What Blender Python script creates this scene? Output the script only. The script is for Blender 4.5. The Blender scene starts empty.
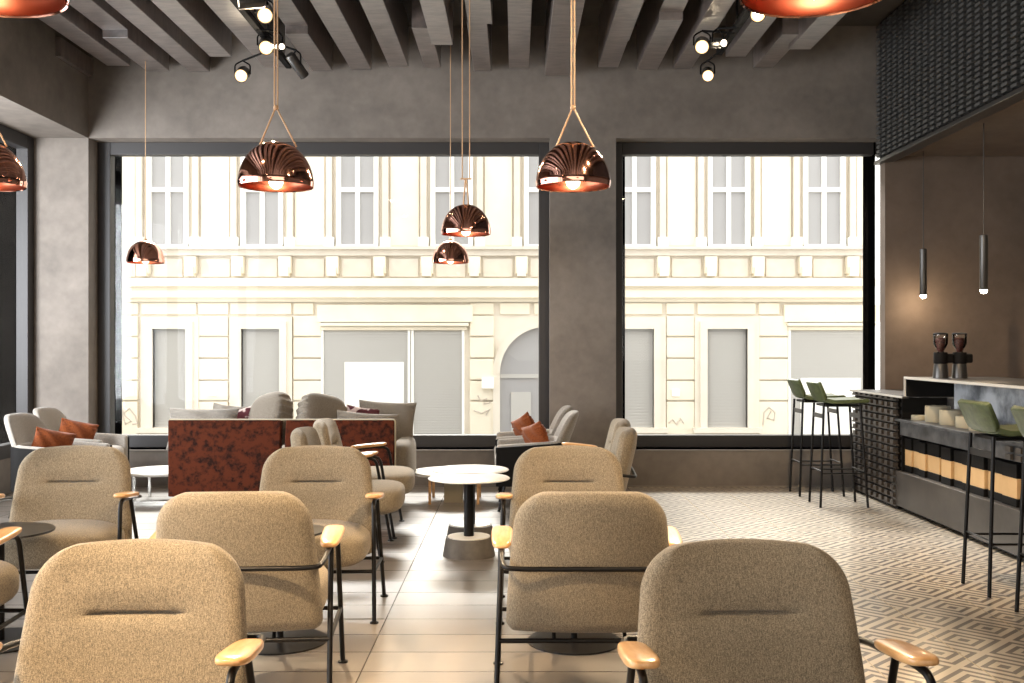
import bpy, bmesh, math, random
from mathutils import Vector, Matrix
random.seed(7)
PI = math.pi
S = bpy.context.scene
COL = S.collection
F, H, CX, CY = 1040.0, 1.2, 515.0, 345.0          # focal in px, eye height, vanishing point (image 1024x683)

def X(px, d): return (px - CX) * d / F
def Z(py, d): return H + (CY - py) * d / F

# ------------------------------------------------------------------ materials
def lin(c):
    r = []
    for v in c:
        v = v / 255.0
        r.append(v / 12.92 if v <= 0.04045 else ((v + 0.055) / 1.055) ** 2.4)
    return (r[0], r[1], r[2], 1.0)

def newmat(name):
    m = bpy.data.materials.new(name); m.use_nodes = True
    nt = m.node_tree; b = nt.nodes['Principled BSDF']
    return m, nt, b

def mat(name, col, rough=0.5, metal=0.0, col2=None, scale=6.0, detail=6.0, bump=0.0, bscale=None, stretch=None, ramp=(0.35, 0.65), spec=None, coat=0.0):
    m, nt, b = newmat(name)
    b.inputs['Base Color'].default_value = lin(col)
    b.inputs['Roughness'].default_value = rough
    b.inputs['Metallic'].default_value = metal
    if spec is not None: b.inputs['Specular IOR Level'].default_value = spec
    if coat: b.inputs['Coat Weight'].default_value = coat; b.inputs['Coat Roughness'].default_value = 0.08
    tc = nt.nodes.new('ShaderNodeTexCoord'); mp = nt.nodes.new('ShaderNodeMapping')
    nt.links.new(tc.outputs['Object'], mp.inputs['Vector'])
    if stretch: mp.inputs['Scale'].default_value = stretch
    if col2 is not None:
        n = nt.nodes.new('ShaderNodeTexNoise'); n.inputs['Scale'].default_value = scale; n.inputs['Detail'].default_value = detail
        n.inputs['Roughness'].default_value = 0.6
        r = nt.nodes.new('ShaderNodeValToRGB')
        r.color_ramp.elements[0].position = ramp[0]; r.color_ramp.elements[0].color = lin(col)
        r.color_ramp.elements[1].position = ramp[1]; r.color_ramp.elements[1].color = lin(col2)
        nt.links.new(mp.outputs[0], n.inputs['Vector']); nt.links.new(n.outputs['Fac'], r.inputs[0])
        nt.links.new(r.outputs[0], b.inputs['Base Color'])
    if bump:
        n2 = nt.nodes.new('ShaderNodeTexNoise'); n2.inputs['Scale'].default_value = bscale or scale * 3; n2.inputs['Detail'].default_value = 4
        bp = nt.nodes.new('ShaderNodeBump'); bp.inputs['Strength'].default_value = bump; bp.inputs['Distance'].default_value = 0.01
        nt.links.new(mp.outputs[0], n2.inputs['Vector']); nt.links.new(n2.outputs['Fac'], bp.inputs['Height'])
        nt.links.new(bp.outputs[0], b.inputs['Normal'])
    return m

def emis(name, col, s):
    m, nt, b = newmat(name)
    b.inputs['Base Color'].default_value = (0, 0, 0, 1)
    b.inputs['Emission Color'].default_value = col; b.inputs['Emission Strength'].default_value = s
    return m

def math_node(nt, op, a, b=None, c=None):
    n = nt.nodes.new('ShaderNodeMath'); n.operation = op
    for i, v in enumerate((a, b, c)):
        if v is None: continue
        if isinstance(v, (int, float)): n.inputs[i].default_value = v
        else: nt.links.new(v, n.inputs[i])
    return n.outputs[0]

def weave(name, c1, c2, bump=0.25, sc=420.0):
    m, nt, b = newmat(name)
    b.inputs['Roughness'].default_value = 0.92; b.inputs['Specular IOR Level'].default_value = 0.15
    b.inputs['Sheen Weight'].default_value = 0.15
    tc = nt.nodes.new('ShaderNodeTexCoord')
    n = nt.nodes.new('ShaderNodeTexNoise'); n.inputs['Scale'].default_value = sc; n.inputs['Detail'].default_value = 2
    w = nt.nodes.new('ShaderNodeTexNoise'); w.inputs['Scale'].default_value = 170; w.inputs['Detail'].default_value = 5
    mp = nt.nodes.new('ShaderNodeMapping'); mp.inputs['Scale'].default_value = (2.2, 1, .55)
    nt.links.new(tc.outputs['Object'], n.inputs['Vector']); nt.links.new(tc.outputs['Object'], mp.inputs[0]); nt.links.new(mp.outputs[0], w.inputs['Vector'])
    s = math_node(nt, 'ADD', math_node(nt, 'MULTIPLY', n.outputs['Fac'], 0.6), math_node(nt, 'MULTIPLY', w.outputs['Fac'], 0.4))
    r = nt.nodes.new('ShaderNodeValToRGB'); r.color_ramp.elements[0].position = .40; r.color_ramp.elements[1].position = .60
    r.color_ramp.elements[0].color = lin(c1); r.color_ramp.elements[1].color = lin(c2)
    nt.links.new(s, r.inputs[0]); nt.links.new(r.outputs[0], b.inputs['Base Color'])
    bp = nt.nodes.new('ShaderNodeBump'); bp.inputs['Strength'].default_value = bump; bp.inputs['Distance'].default_value = 0.002
    nt.links.new(s, bp.inputs['Height']); nt.links.new(bp.outputs[0], b.inputs['Normal'])
    return m

def stucco(name, c1, c2, c3):
    m, nt, b = newmat(name)
    b.inputs['Roughness'].default_value = 0.75
    tc = nt.nodes.new('ShaderNodeTexCoord')
    n = nt.nodes.new('ShaderNodeTexNoise'); n.inputs['Scale'].default_value = 1.6; n.inputs['Detail'].default_value = 9; n.inputs['Roughness'].default_value = .65
    n2 = nt.nodes.new('ShaderNodeTexNoise'); n2.inputs['Scale'].default_value = 14; n2.inputs['Detail'].default_value = 8
    s = math_node(nt, 'ADD', math_node(nt, 'MULTIPLY', n.outputs['Fac'], .8), math_node(nt, 'MULTIPLY', n2.outputs['Fac'], .2))
    r = nt.nodes.new('ShaderNodeValToRGB'); cr = r.color_ramp
    cr.elements[0].position = .32; cr.elements[0].color = lin(c1); cr.elements[1].position = .70; cr.elements[1].color = lin(c3)
    e = cr.elements.new(.5); e.color = lin(c2)
    for t in (n, n2): nt.links.new(tc.outputs['Object'], t.inputs['Vector'])
    nt.links.new(s, r.inputs[0]); nt.links.new(r.outputs[0], b.inputs['Base Color'])
    bp = nt.nodes.new('ShaderNodeBump'); bp.inputs['Strength'].default_value = .12; bp.inputs['Distance'].default_value = 0.01
    nt.links.new(n2.outputs['Fac'], bp.inputs['Height']); nt.links.new(bp.outputs[0], b.inputs['Normal'])
    return m

def floor_mat(name, patterned):
    m, nt, b = newmat(name)
    tc = nt.nodes.new('ShaderNodeTexCoord'); sp = nt.nodes.new('ShaderNodeSeparateXYZ')
    nt.links.new(tc.outputs['Object'], sp.inputs[0]); x, y = sp.outputs[0], sp.outputs[1]
    n = nt.nodes.new('ShaderNodeTexNoise'); n.inputs['Scale'].default_value = 2.5; n.inputs['Detail'].default_value = 10; n.inputs['Roughness'].default_value = .65
    nt.links.new(tc.outputs['Object'], n.inputs['Vector'])
    mix = nt.nodes.new('ShaderNodeMix'); mix.data_type = 'RGBA'
    if patterned:
        c, hc = 0.247, 0.5
        u = math_node(nt, 'ADD', math_node(nt, 'MULTIPLY', math_node(nt, 'ADD', x, y), .7071 / c), 40.17)
        v = math_node(nt, 'ADD', math_node(nt, 'MULTIPLY', math_node(nt, 'SUBTRACT', x, y), .7071 / c), 40.38)
        fu = math_node(nt, 'FRACT', u); fv = math_node(nt, 'FRACT', v)
        au = math_node(nt, 'ABSOLUTE', math_node(nt, 'SUBTRACT', fu, .5)); av = math_node(nt, 'ABSOLUTE', math_node(nt, 'SUBTRACT', fv, .5))
        mx = math_node(nt, 'MAXIMUM', au, av)
        st = math_node(nt, 'FRACT', math_node(nt, 'MULTIPLY', mx, 5.6))
        # every other tile: the key turns into straight bars running through
        par = math_node(nt, 'FRACT', math_node(nt, 'MULTIPLY', math_node(nt, 'ADD', math_node(nt, 'FLOOR', u), math_node(nt, 'FLOOR', v)), .5))
        bars = math_node(nt, 'FRACT', math_node(nt, 'MULTIPLY', fu, 5.6))
        far = math_node(nt, 'MULTIPLY', math_node(nt, 'GREATER_THAN', par, .25), math_node(nt, 'GREATER_THAN', au, .6))
        sel = math_node(nt, 'ADD', math_node(nt, 'MULTIPLY', st, math_node(nt, 'SUBTRACT', 1.0, far)), math_node(nt, 'MULTIPLY', bars, far))
        dark = math_node(nt, 'LESS_THAN', sel, .46)
        nt.links.new(dark, mix.inputs[0])
        mix.inputs[6].default_value = lin((206, 192, 170)); mix.inputs[7].default_value = lin((90, 79, 71))
        g1 = math_node(nt, 'ABSOLUTE', math_node(nt, 'SUBTRACT', math_node(nt, 'FRACT', math_node(nt, 'ADD', math_node(nt, 'DIVIDE', math_node(nt, 'SUBTRACT', x, 1.728), .39), 10.5)), .5))
        gr = math_node(nt, 'LESS_THAN', g1, .007)
        gcol = lin((205, 190, 165))
    else:
        row = .245
        yy = math_node(nt, 'DIVIDE', math_node(nt, 'SUBTRACT', y, 5.045), row)
        g1 = math_node(nt, 'ABSOLUTE', math_node(nt, 'SUBTRACT', math_node(nt, 'FRACT', math_node(nt, 'ADD', yy, 100.5)), .5))
        xx = math_node(nt, 'DIVIDE', math_node(nt, 'ADD', x, .565), 1.515)
        g2 = math_node(nt, 'ABSOLUTE', math_node(nt, 'SUBTRACT', math_node(nt, 'FRACT', math_node(nt, 'ADD', xx, 10.5)), .5))
        gr = math_node(nt, 'MAXIMUM', math_node(nt, 'LESS_THAN', g1, .014), math_node(nt, 'LESS_THAN', g2, .0018))
        # tile-to-tile tone
        w = nt.nodes.new('ShaderNodeTexWhiteNoise'); w.noise_dimensions = '2D'
        cb = nt.nodes.new('ShaderNodeCombineXYZ')
        nt.links.new(math_node(nt, 'FLOOR', math_node(nt, 'ADD', yy, 100.0)), cb.inputs[0]); nt.links.new(math_node(nt, 'FLOOR', math_node(nt, 'ADD', xx, 10.0)), cb.inputs[1])
        nt.links.new(cb.outputs[0], w.inputs['Vector'])
        f = math_node(nt, 'ADD', math_node(nt, 'MULTIPLY', w.outputs['Value'], .45), math_node(nt, 'MULTIPLY', n.outputs['Fac'], .6))
        nt.links.new(f, mix.inputs[0])
        mix.inputs[6].default_value = lin((108, 98, 89)); mix.inputs[7].default_value = lin((154, 144, 133))
        gcol = lin((70, 62, 56))
    m2 = nt.nodes.new('ShaderNodeMix'); m2.data_type = 'RGBA'
    nt.links.new(gr, m2.inputs[0]); nt.links.new(mix.outputs[2], m2.inputs[6]); m2.inputs[7].default_value = gcol
    nt.links.new(m2.outputs[2], b.inputs['Base Color'])
    nt.links.new(math_node(nt, 'MULTIPLY', math_node(nt, 'SUBTRACT', 1.0, gr), .8), b.inputs['Coat Weight'])
    rr = math_node(nt, 'ADD', math_node(nt, 'MULTIPLY', n.outputs['Fac'], .12), .16)
    nt.links.new(rr, b.inputs['Roughness'])
    b.inputs['Specular IOR Level'].default_value = 1.0
    b.inputs['Coat Weight'].default_value = .8; b.inputs['Coat IOR'].default_value = 1.7; b.inputs['Coat Roughness'].default_value = .36
    bp = nt.nodes.new('ShaderNodeBump'); bp.inputs['Strength'].default_value = .12; bp.inputs['Distance'].default_value = 0.002
    hh = math_node(nt, 'SUBTRACT', math_node(nt, 'MULTIPLY', n.outputs['Fac'], .35), gr)
    nt.links.new(hh, bp.inputs['Height']); nt.links.new(bp.outputs[0], b.inputs['Normal'])
    return m

def glass_mat(name, tint=(1, 1, 1, 1), refl=0.5):
    m, nt, b = newmat(name)
    nt.nodes.remove(b)
    out = nt.nodes['Material Output']
    t = nt.nodes.new('ShaderNodeBsdfTransparent'); t.inputs[0].default_value = tint
    g = nt.nodes.new('ShaderNodeBsdfGlossy'); g.inputs['Roughness'].default_value = 0.02
    fr = nt.nodes.new('ShaderNodeFresnel'); fr.inputs[0].default_value = 1.4
    mx = nt.nodes.new('ShaderNodeMixShader')
    nt.links.new(math_node(nt, 'MULTIPLY', fr.outputs[0], refl), mx.inputs[0])
    nt.links.new(t.outputs[0], mx.inputs[1]); nt.links.new(g.outputs[0], mx.inputs[2]); nt.links.new(mx.outputs[0], out.inputs[0])
    return m

M = {}
M['wall'] = stucco('wall_plaster', (94, 87, 80), (112, 104, 96), (130, 121, 112))
M['ceil'] = stucco('ceiling_plaster', (62, 57, 52), (74, 68, 62), (86, 80, 74))
M['niche'] = stucco('niche_plaster', (88, 75, 64), (102, 87, 75), (114, 98, 85))
M['floor'] = floor_mat('plain_tile', False)
M['pattern'] = floor_mat('key_tile', True)
M['frame'] = mat('window_metal', (44, 41, 40), .5, 0)
M['sill'] = mat('sill_grey', (120, 112, 104), .6)
M['black'] = mat('black_paint', (3, 3, 3), 1.0, spec=0.0)
M['fabric'] = weave('beige_weave', (104, 94, 79), (158, 143, 120))
M['grey_fabric'] = weave('grey_weave', (122, 116, 108), (160, 153, 144))
M['orange'] = weave('orange_velvet', (92, 45, 18), (136, 70, 32), .2, 200)
M['pillow_a'] = weave('pillow_taupe', (96, 88, 78), (138, 129, 116))
M['pillow_b'] = weave('pillow_pale', (112, 106, 98), (152, 146, 136))
M['pillow_c'] = mat('pillow_pattern', (84, 34, 40), .9, 0, (196, 176, 170), 14, 1, ramp=(.48, .52))
M['velvet'] = mat('rust_velvet', (34, 14, 7), .85, 0, (80, 35, 17), 24, 10, .3, 20, ramp=(.36, .54), spec=.15)
M['steel_black'] = mat('black_steel', (26, 24, 23), .38, .6)
M['oak'] = mat('light_oak', (206, 150, 92), .28, 0, (228, 180, 124), 10, 4, stretch=(6, 1, 6), coat=.6)
M['copper'] = mat('copper', (232, 172, 150), .07, 1.0)
M['copper_in'] = mat('copper_inside', (198, 118, 90), .28, 1.0)
M['cord'] = mat('tan_cord', (196, 158, 120), .5)
M['beam'] = mat('dark_wood', (58, 48, 44), .38, 0, (118, 106, 100), 5, 8, .3, 10, stretch=(1.5, 5, 1.5), spec=1.0, coat=1.0)
M['beam'].node_tree.nodes['Principled BSDF'].inputs['Coat IOR'].default_value = 1.75
M['beam'].node_tree.nodes['Principled BSDF'].inputs['Coat Roughness'].default_value = .36
M['blocks'] = mat('dark_blocks', (68, 67, 65), .6, 0)
M['blocks2'] = mat('umber_blocks', (52, 48, 45), .45, .2, (72, 65, 59), 3, 3)
M['edge'] = mat('pale_metal', (205, 200, 192), .35, .3)
M['brush'] = mat('brushed_steel', (104, 107, 112), .4, .25, (200, 203, 208), 3.2, 6, .05, ramp=(.4, .6))
M['plinth'] = mat('dark_metal', (64, 60, 57), .4, .5, (92, 87, 82), 2, 6)
M['stone'] = mat('black_stone', (30, 30, 31), .4, 0, (78, 78, 80), 9, 8)
M['cream'] = mat('cream_card', (168, 157, 132), .7)
M['tan'] = mat('kraft_tan', (198, 160, 110), .65, 0, (208, 172, 122), 6)
M['ink'] = mat('black_card', (16, 14, 13), .7, spec=.15)
M['green'] = mat('olive_leather', (58, 66, 36), .55, 0, (76, 86, 50), 30, 3, .1, 90)
M['white_top'] = mat('white_laminate', (232, 228, 220), .3)
M['concrete'] = mat('concrete', (78, 73, 68), .7, 0, (104, 98, 91), 8, 7, .1)
M['black_top'] = mat('black_laminate', (34, 32, 31), .3)
M['chrome'] = mat('chrome', (190, 186, 178), .2, 1)
M['facade'] = mat('facade_cream', (230, 220, 200), .9, 0, (236, 227, 208), 3, 8, .1, 30)
M['facade_trim'] = mat('facade_trim', (220, 211, 196), .9, 0, (228, 219, 205), 3, 6)
M['facade_panel'] = mat('facade_panel', (210, 201, 188), .9, 0, (220, 211, 198), 6, 6)
M['facade_white'] = mat('facade_white', (246, 244, 238), .8)
M['win_grey'] = mat('window_grey', (162, 160, 160), .4)
M['shutter'] = mat('shutter_grey', (184, 181, 176), .6)
M['scrawl'] = mat('grey_paint', (196, 184, 172), .8)
M['street'] = mat('asphalt', (150, 146, 140), .9, 0, (170, 166, 160), 4)
M['glass'] = glass_mat('window_glass', (.97, .98, .98, 1), .35)
M['dark_glass'] = glass_mat('bay_glass', (.95, .96, .97, 1), .08)
M['hopper'] = glass_mat('hopper_glass', (.98, .98, .98, 1), 1.6)
M['beans'] = mat('coffee_beans', (60, 26, 20), .35, 0, (124, 62, 48), 120, 2, .5, 150)
M['bulb'] = emis('bulb', (1, .84, .62, 1), 14)
M['lens'] = emis('lens', (1, .82, .58, 1), 60)
M['glow_ring'] = emis('glow_ring', (1, .62, .28, 1), 2.2)  # emissive stand-in for the warm glow around bright lenses
M['lens_soft'] = emis('lens_soft', (1, .85, .65, 1), 6)
M['tube_light'] = emis('tube_light', (1, .85, .65, 1), 60)
M['gunmetal'] = mat('gunmetal', (84, 82, 80), .35, .8)
M['porcelain'] = mat('clear_cup', (170, 160, 150), .2)

# ------------------------------------------------------------------ mesh builder
class MB:
    def __init__(s): s.v = []; s.f = []; s.sm = []
    def add(s, vs, fs, smooth=False, mt=None):
        o = len(s.v)
        s.v += [tuple(mt @ Vector(p)) if mt else tuple(p) for p in vs]
        for f in fs: s.f.append(tuple(i + o for i in f)); s.sm.append(smooth)
        return s
    def box(s, x0, x1, y0, y1, z0, z1, mt=None):
        vs = [(x, y, z) for x in (x0, x1) for y in (y0, y1) for z in (z0, z1)]
        fs = [(0, 1, 3, 2), (4, 6, 7, 5), (0, 4, 5, 1), (2, 3, 7, 6), (0, 2, 6, 4), (1, 5, 7, 3)]
        return s.add(vs, fs, False, mt)
    def tube(s, pts, r, n=10, fillet=0.0, cap=True):
        P = [Vector(p) for p in pts]
        if fillet and len(P) > 2:
            Q = [P[0]]
            for i in range(1, len(P) - 1):
                a, b, c = P[i-1], P[i], P[i+1]
                fa = min(fillet, (a-b).length * .45); fc = min(fillet, (c-b).length * .45)
                p0 = b + (a-b).normalized() * fa; p1 = b + (c-b).normalized() * fc
                for k in range(6):
                    t = k / 5; Q.append(p0 * (1-t)**2 + b * 2*t*(1-t) + p1 * t*t)
            Q.append(P[-1]); P = Q
        T = [(P[min(i+1, len(P)-1)] - P[max(i-1, 0)]).normalized() for i in range(len(P))]
        up = Vector((0, 0, 1)) if abs(T[0].z) < .9 else Vector((1, 0, 0))
        nrm = (up - T[0] * up.dot(T[0])).normalized()
        vs = []
        for i, p in enumerate(P):
            nrm = (nrm - T[i] * nrm.dot(T[i])).normalized(); bi = T[i].cross(nrm)
            for k in range(n):
                a = 2 * PI * k / n; vs.append(p + nrm * math.cos(a) * r + bi * math.sin(a) * r)
        fs = [(i*n+k, i*n+(k+1) % n, (i+1)*n+(k+1) % n, (i+1)*n+k) for i in range(len(P)-1) for k in range(n)]
        if cap: fs += [tuple(range(n))[::-1], tuple((len(P)-1)*n + k for k in range(n))]
        return s.add(vs, fs, True)
    def lathe(s, prof, n=48, c=(0, 0, 0), mt=None, closed=False):
        vs = [(c[0] + r * math.cos(2*PI*k/n), c[1] + r * math.sin(2*PI*k/n), c[2] + z) for r, z in prof for k in range(n)]
        L = len(prof); fs = []
        for i in range(L - 1 + (1 if closed else 0)):
            j = (i + 1) % L
            fs += [(i*n+k, i*n+(k+1) % n, j*n+(k+1) % n, j*n+k) for k in range(n)]
        if not closed:
            if prof[0][0] > 1e-4: fs.append(tuple(range(n))[::-1])
            if prof[-1][0] > 1e-4: fs.append(tuple((L-1)*n + k for k in range(n)))
        return s.add(vs, fs, True, mt)
    def puff(s, a, b, c, n=4.0, res=14, center=(0, 0, 0), mt=None, fn=None):
        vs = []; idx = {}; fs = []
        def vid(p):
            k = tuple(round(q, 5) for q in p)
            if k not in idx:
                idx[k] = len(vs)
                q = [math.copysign(abs(math.sin(w * PI / 2)), w) for w in p]
                L = sum(abs(w) ** n for w in q) ** (1 / n)
                q = Vector((q[0] / L * a, q[1] / L * b, q[2] / L * c))
                if fn: q = fn(q)
                vs.append(q + Vector(center))
            return idx[k]
        g = [-1 + 2 * i / res for i in range(res + 1)]
        for ax in range(3):
            for sg in (-1, 1):
                def P(u, w):
                    p = [0, 0, 0]; p[ax] = sg; p[(ax+1) % 3] = u; p[(ax+2) % 3] = w; return p
                for i in range(res):
                    for j in range(res):
                        q = [vid(P(g[i], g[j])), vid(P(g[i+1], g[j])), vid(P(g[i+1], g[j+1])), vid(P(g[i], g[j+1]))]
                        fs.append(tuple(q if sg > 0 else q[::-1]))
        return s.add(vs, fs, True, mt)
    def build(s, name, m, parent=None, bevel=0, seg=2):
        me = bpy.data.meshes.new(name); me.from_pydata(s.v, [], s.f); me.update()
        for p, sm in zip(me.polygons, s.sm): p.use_smooth = sm
        bm = bmesh.new(); bm.from_mesh(me); bmesh.ops.recalc_face_normals(bm, faces=bm.faces); bm.to_mesh(me); bm.free()
        if any(s.sm):
            try: me.set_sharp_from_angle(angle=math.radians(42))
            except Exception: pass
        me.materials.append(M[m])
        o = bpy.data.objects.new(name, me); COL.objects.link(o)
        if parent: o.parent = parent
        if bevel:
            b = o.modifiers.new('bevel', 'BEVEL'); b.width = bevel; b.segments = seg; b.limit_method = 'ANGLE'
        return o

def tag(o, label=None, cat=None, group=None, kind=None):
    if label: o['label'] = label
    if cat: o['category'] = cat
    if group: o['group'] = group
    if kind: o['kind'] = kind
    return o
def empty(name, loc=(0, 0, 0), rz=0):
    o = bpy.data.objects.new(name, None); COL.objects.link(o); o.location = loc; o.rotation_euler = (0, 0, rz); o.empty_display_size = .1
    return o
def struct(name, mb, m, parent=None, bevel=0):
    o = mb.build(name, m, parent, bevel)
    if not parent: o['kind'] = 'structure'
    return o
def copy_tree(o, parent=None):
    c = o.copy(); COL.objects.link(c)
    if parent: c.parent = parent
    for ch in [q for q in bpy.data.objects if q.parent == o]: copy_tree(ch, c)
    return c
def place(proto, used, loc, rz, label, sc=None):
    o = proto if not used.get(proto.name) else copy_tree(proto)
    used[proto.name] = True
    o.location = loc; o.rotation_euler = (0, 0, rz); o['label'] = label
    if sc: o.scale = sc
    return o
USED = {}

# ------------------------------------------------------------------ room shell
D = 8.8                                                   # inner face of the window wall
CEIL = 3.9
struct('floor', MB().box(-4.4, .95, -2.2, 8.82, -.12, 0), 'floor')
fp = struct('floor', MB().box(.95, 5.4, -2.2, 8.82, -.12, 0), 'pattern')
struct('ceiling', MB().box(-4.4, 5.4, -2.2, 9.4, CEIL, CEIL + .15), 'ceil')
wb = MB()
W1 = (-3.61, .296); W2 = (.855, 3.32); ZB, ZT = .315, 2.952
for x0, x1, z0, z1 in ((-4.17, W1[0], -.12, CEIL), (W1[0], W1[1], -.12, ZB), (W1[0], W1[1], ZT, CEIL), (W1[1], W2[0], -.12, CEIL), (W2[0], W2[1], -.12, ZB), (W2[0], W2[1], ZT, CEIL), (W2[1], 5.5, -.12, CEIL)):
    wb.box(x0, x1, D, 9.1, z0, z1)
struct('wall_back', wb, 'wall')
# black outer reveals beyond the frames
rv = MB()
for a, b in (W1, W2): rv.box(a - .12, a + .108, 9.1, 9.27, ZB, ZT)
rv.box(W1[1] - .085, W1[1] + .1, 9.1, 9.27, ZB, ZT)
rv.box(3.10, 3.112, 8.985, 9.27, ZB, ZT)
struct('trim_1', rv, 'black')
def window(name, x0, x1, wl, wr, posts=()):
    t = tag(empty(name, (0, 0, 0)), kind='structure')
    m = MB().box(x0, x0 + wl, 8.99, 9.1, ZB, ZT).box(x1 - wr, x1, 8.99, 9.1, ZB, ZT).box(x0 + wl, x1 - wr, 8.99, 9.1, ZT - .105, ZT).box(x0 + wl, x1 - wr, 8.99, 9.1, ZB, ZB + .105)
    for a, b in posts: m.box(a, b, 8.985, 9.1, ZB + .105, ZT - .105)
    m.build('window_frame', 'frame', t, .004)
    MB().box(x0 + wl - .01, x1 - wr + .01, 9.05, 9.058, ZB + .1, ZT - .1).build('window_pane', 'glass', t)
    MB().box(x0, x1, D - .012, 8.99, ZB - .012, ZB).build('window_sill', 'sill', t)
    return t
window('window_1', W1[0], W1[1], .11, .09)
window('window_2', W2[0], W2[1], .075, .05)

# left wall: a boxed header over a deep window bay
XL, XB = -3.61, -4.07
struct('wall_left', MB().box(-4.4, XL, -2.2, D, 2.951, CEIL).box(-4.4, XB, -2.2, D, -.12, .29), 'wall')
t = tag(empty('window_3', (0, 0, 0)), kind='structure')
m = MB().box(-4.17, XB, 8.69, 8.80, .29, 2.951).box(-4.17, XB, -2.2, 8.69, .29, .40).box(-4.17, XB, -2.2, 8.69, 2.84, 2.951)
for yy in (5.6, 2.4, -.8): m.box(-4.17, XB, yy - .05, yy + .05, .40, 2.84)
m.build('window_frame', 'frame', t, .004)
MB().box(-4.125, -4.117, -2.2, 8.7, .39, 2.85).build('window_pane', 'dark_glass', t)
struct('wall_blackout', MB().box(-5.6, -5.5, 6.6, 12.6, -.6, 4.6), 'black')  # added black board, keeps the view through the bay window dark
struct('wall_front', MB().box(-4.4, 5.4, -2.35, -2.2, -.12, CEIL), 'wall')
struct('wall_right', MB().box(5.2, 5.4, -2.2, 8.8, -.12, CEIL), 'wall')
# bar niche
PX = 3.06
struct('wall_niche', MB().box(PX, 5.2, 8.6, 8.72, -.0, 2.76), 'niche')
struct('ceiling_niche', MB().box(PX + .05, 5.2, -2.2, 8.72, 2.76, 2.86), 'niche')
struct('trim_2', MB().box(-4.4, 3.06, D - .006, D, 0, .012), 'sill')

# black block-clad bulkhead above the bar
bk = tag(empty('bulkhead_screen', (PX, 6, 2.72)), 'black bulkhead screen clad in rows of small blocks, hanging above the bar', 'wall screen')
bk.location = (0, 0, 0)
MB().box(PX, PX + .05, 1.5, 8.72, 2.74, CEIL).build('backing_board', 'ink', bk)
q = MB(); nb = 0
zz = 2.765
while zz < CEIL - .02:
    yy = 2.8
    while yy < 8.7:
        # little wedge blocks, upper face sloping
        x1 = PX; x0 = PX - .036
        vs = [(x1, yy, zz), (x0, yy, zz), (x0, yy, zz + .02), (x1, yy, zz + .027), (x1, yy + .074, zz), (x0, yy + .074, zz), (x0, yy + .074, zz + .02), (x1, yy + .074, zz + .027)]
        q.add(vs, [(0, 1, 2, 3), (7, 6, 5, 4), (0, 4, 5, 1), (1, 5, 6, 2), (2, 6, 7, 3), (0, 3, 7, 4)])
        yy += .124
    zz += .0385
q.build('block_cladding', 'blocks', bk)
MB().box(PX - .045, PX + .07, 1.5, 8.74, 2.71, 2.74).build('bottom_rail', 'gunmetal', bk, .003)

# ------------------------------------------------------------------ ceiling beams
beams = [ # x0, x1, [(y0, y1, z bottom)]
 (-3.36, -3.17, [(.5, 8.57, 3.50)]), (-3.09, -2.90, [(.5, 7.79, 3.56), (7.79, 8.73, 3.50)]),
 (-2.74, -2.57, [(.5, 8.76, 3.50)]), (-2.38, -2.21, [(.5, 8.12, 3.45)]), (-2.08, -1.90, [(.5, 8.60, 3.50)]),
 (-1.70, -1.53, [(.5, 7.69, 3.56), (7.69, 8.73, 3.50)]), (-1.37, -1.20, [(.5, 8.70, 3.50)]), (-1.04, -.88, [(.5, 8.60, 3.50)]),
 (-.61, -.455, [(.5, 7.63, 3.40)]), (-.75, -.615, [(7.55, 8.64, 3.50)]), (-.345, -.20, [(7.40, 8.73, 3.50)]), (-.335, -.16, [(.5, 7.39, 3.48)]),
 (-.05, .115, [(.5, 8.66, 3.50)]), (.25, .455, [(.5, 8.67, 3.44)]), (.69, .855, [(.5, 7.80, 3.48), (7.8, 8.62, 3.50)]),
 (1.02, 1.19, [(.5, 7.36, 3.56), (7.36, 8.70, 3.50)]), (1.32, 1.47, [(.5, 8.66, 3.50)]), (1.68, 1.84, [(.5, 8.30, 3.50)]),
 (1.98, 2.14, [(7.7, 8.64, 3.50)]), (2.10, 2.27, [(.5, 7.99, 3.47)])]
place_words = ['first', 'second', 'third', 'fourth', 'fifth', 'sixth', 'seventh', 'eighth', 'ninth', 'tenth', 'eleventh', 'twelfth', 'thirteenth', 'fourteenth', 'fifteenth', 'sixteenth', 'seventeenth', 'eighteenth', 'nineteenth', 'twentieth']
order = sorted(range(len(beams)), key=lambda i: beams[i][0])
for rank, i in enumerate(order):
    x0, x1, ps = beams[i]
    mb = MB()
    for (y0, y1, zb) in ps: mb.box(x0, x1, y0, y1, zb, CEIL)
    o = mb.build('ceiling_beam', 'beam', None, .004)
    shape = 'stepped ' if len(ps) > 1 else ('short ' if ps[0][0] > 5 else '')
    tag(o, '%sdark wooden ceiling beam, %s from the left window wall' % (shape, place_words[rank]), 'beam', 'dark wooden ceiling beams')
o = MB().box(-3.61, -3.57, 8.17, 8.79, 3.47, 3.62).build('ceiling_beam', 'beam', None, .003)
tag(o, 'short dark wood stub fixed on the left header near the corner', 'beam', 'dark wooden ceiling beams')

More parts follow.
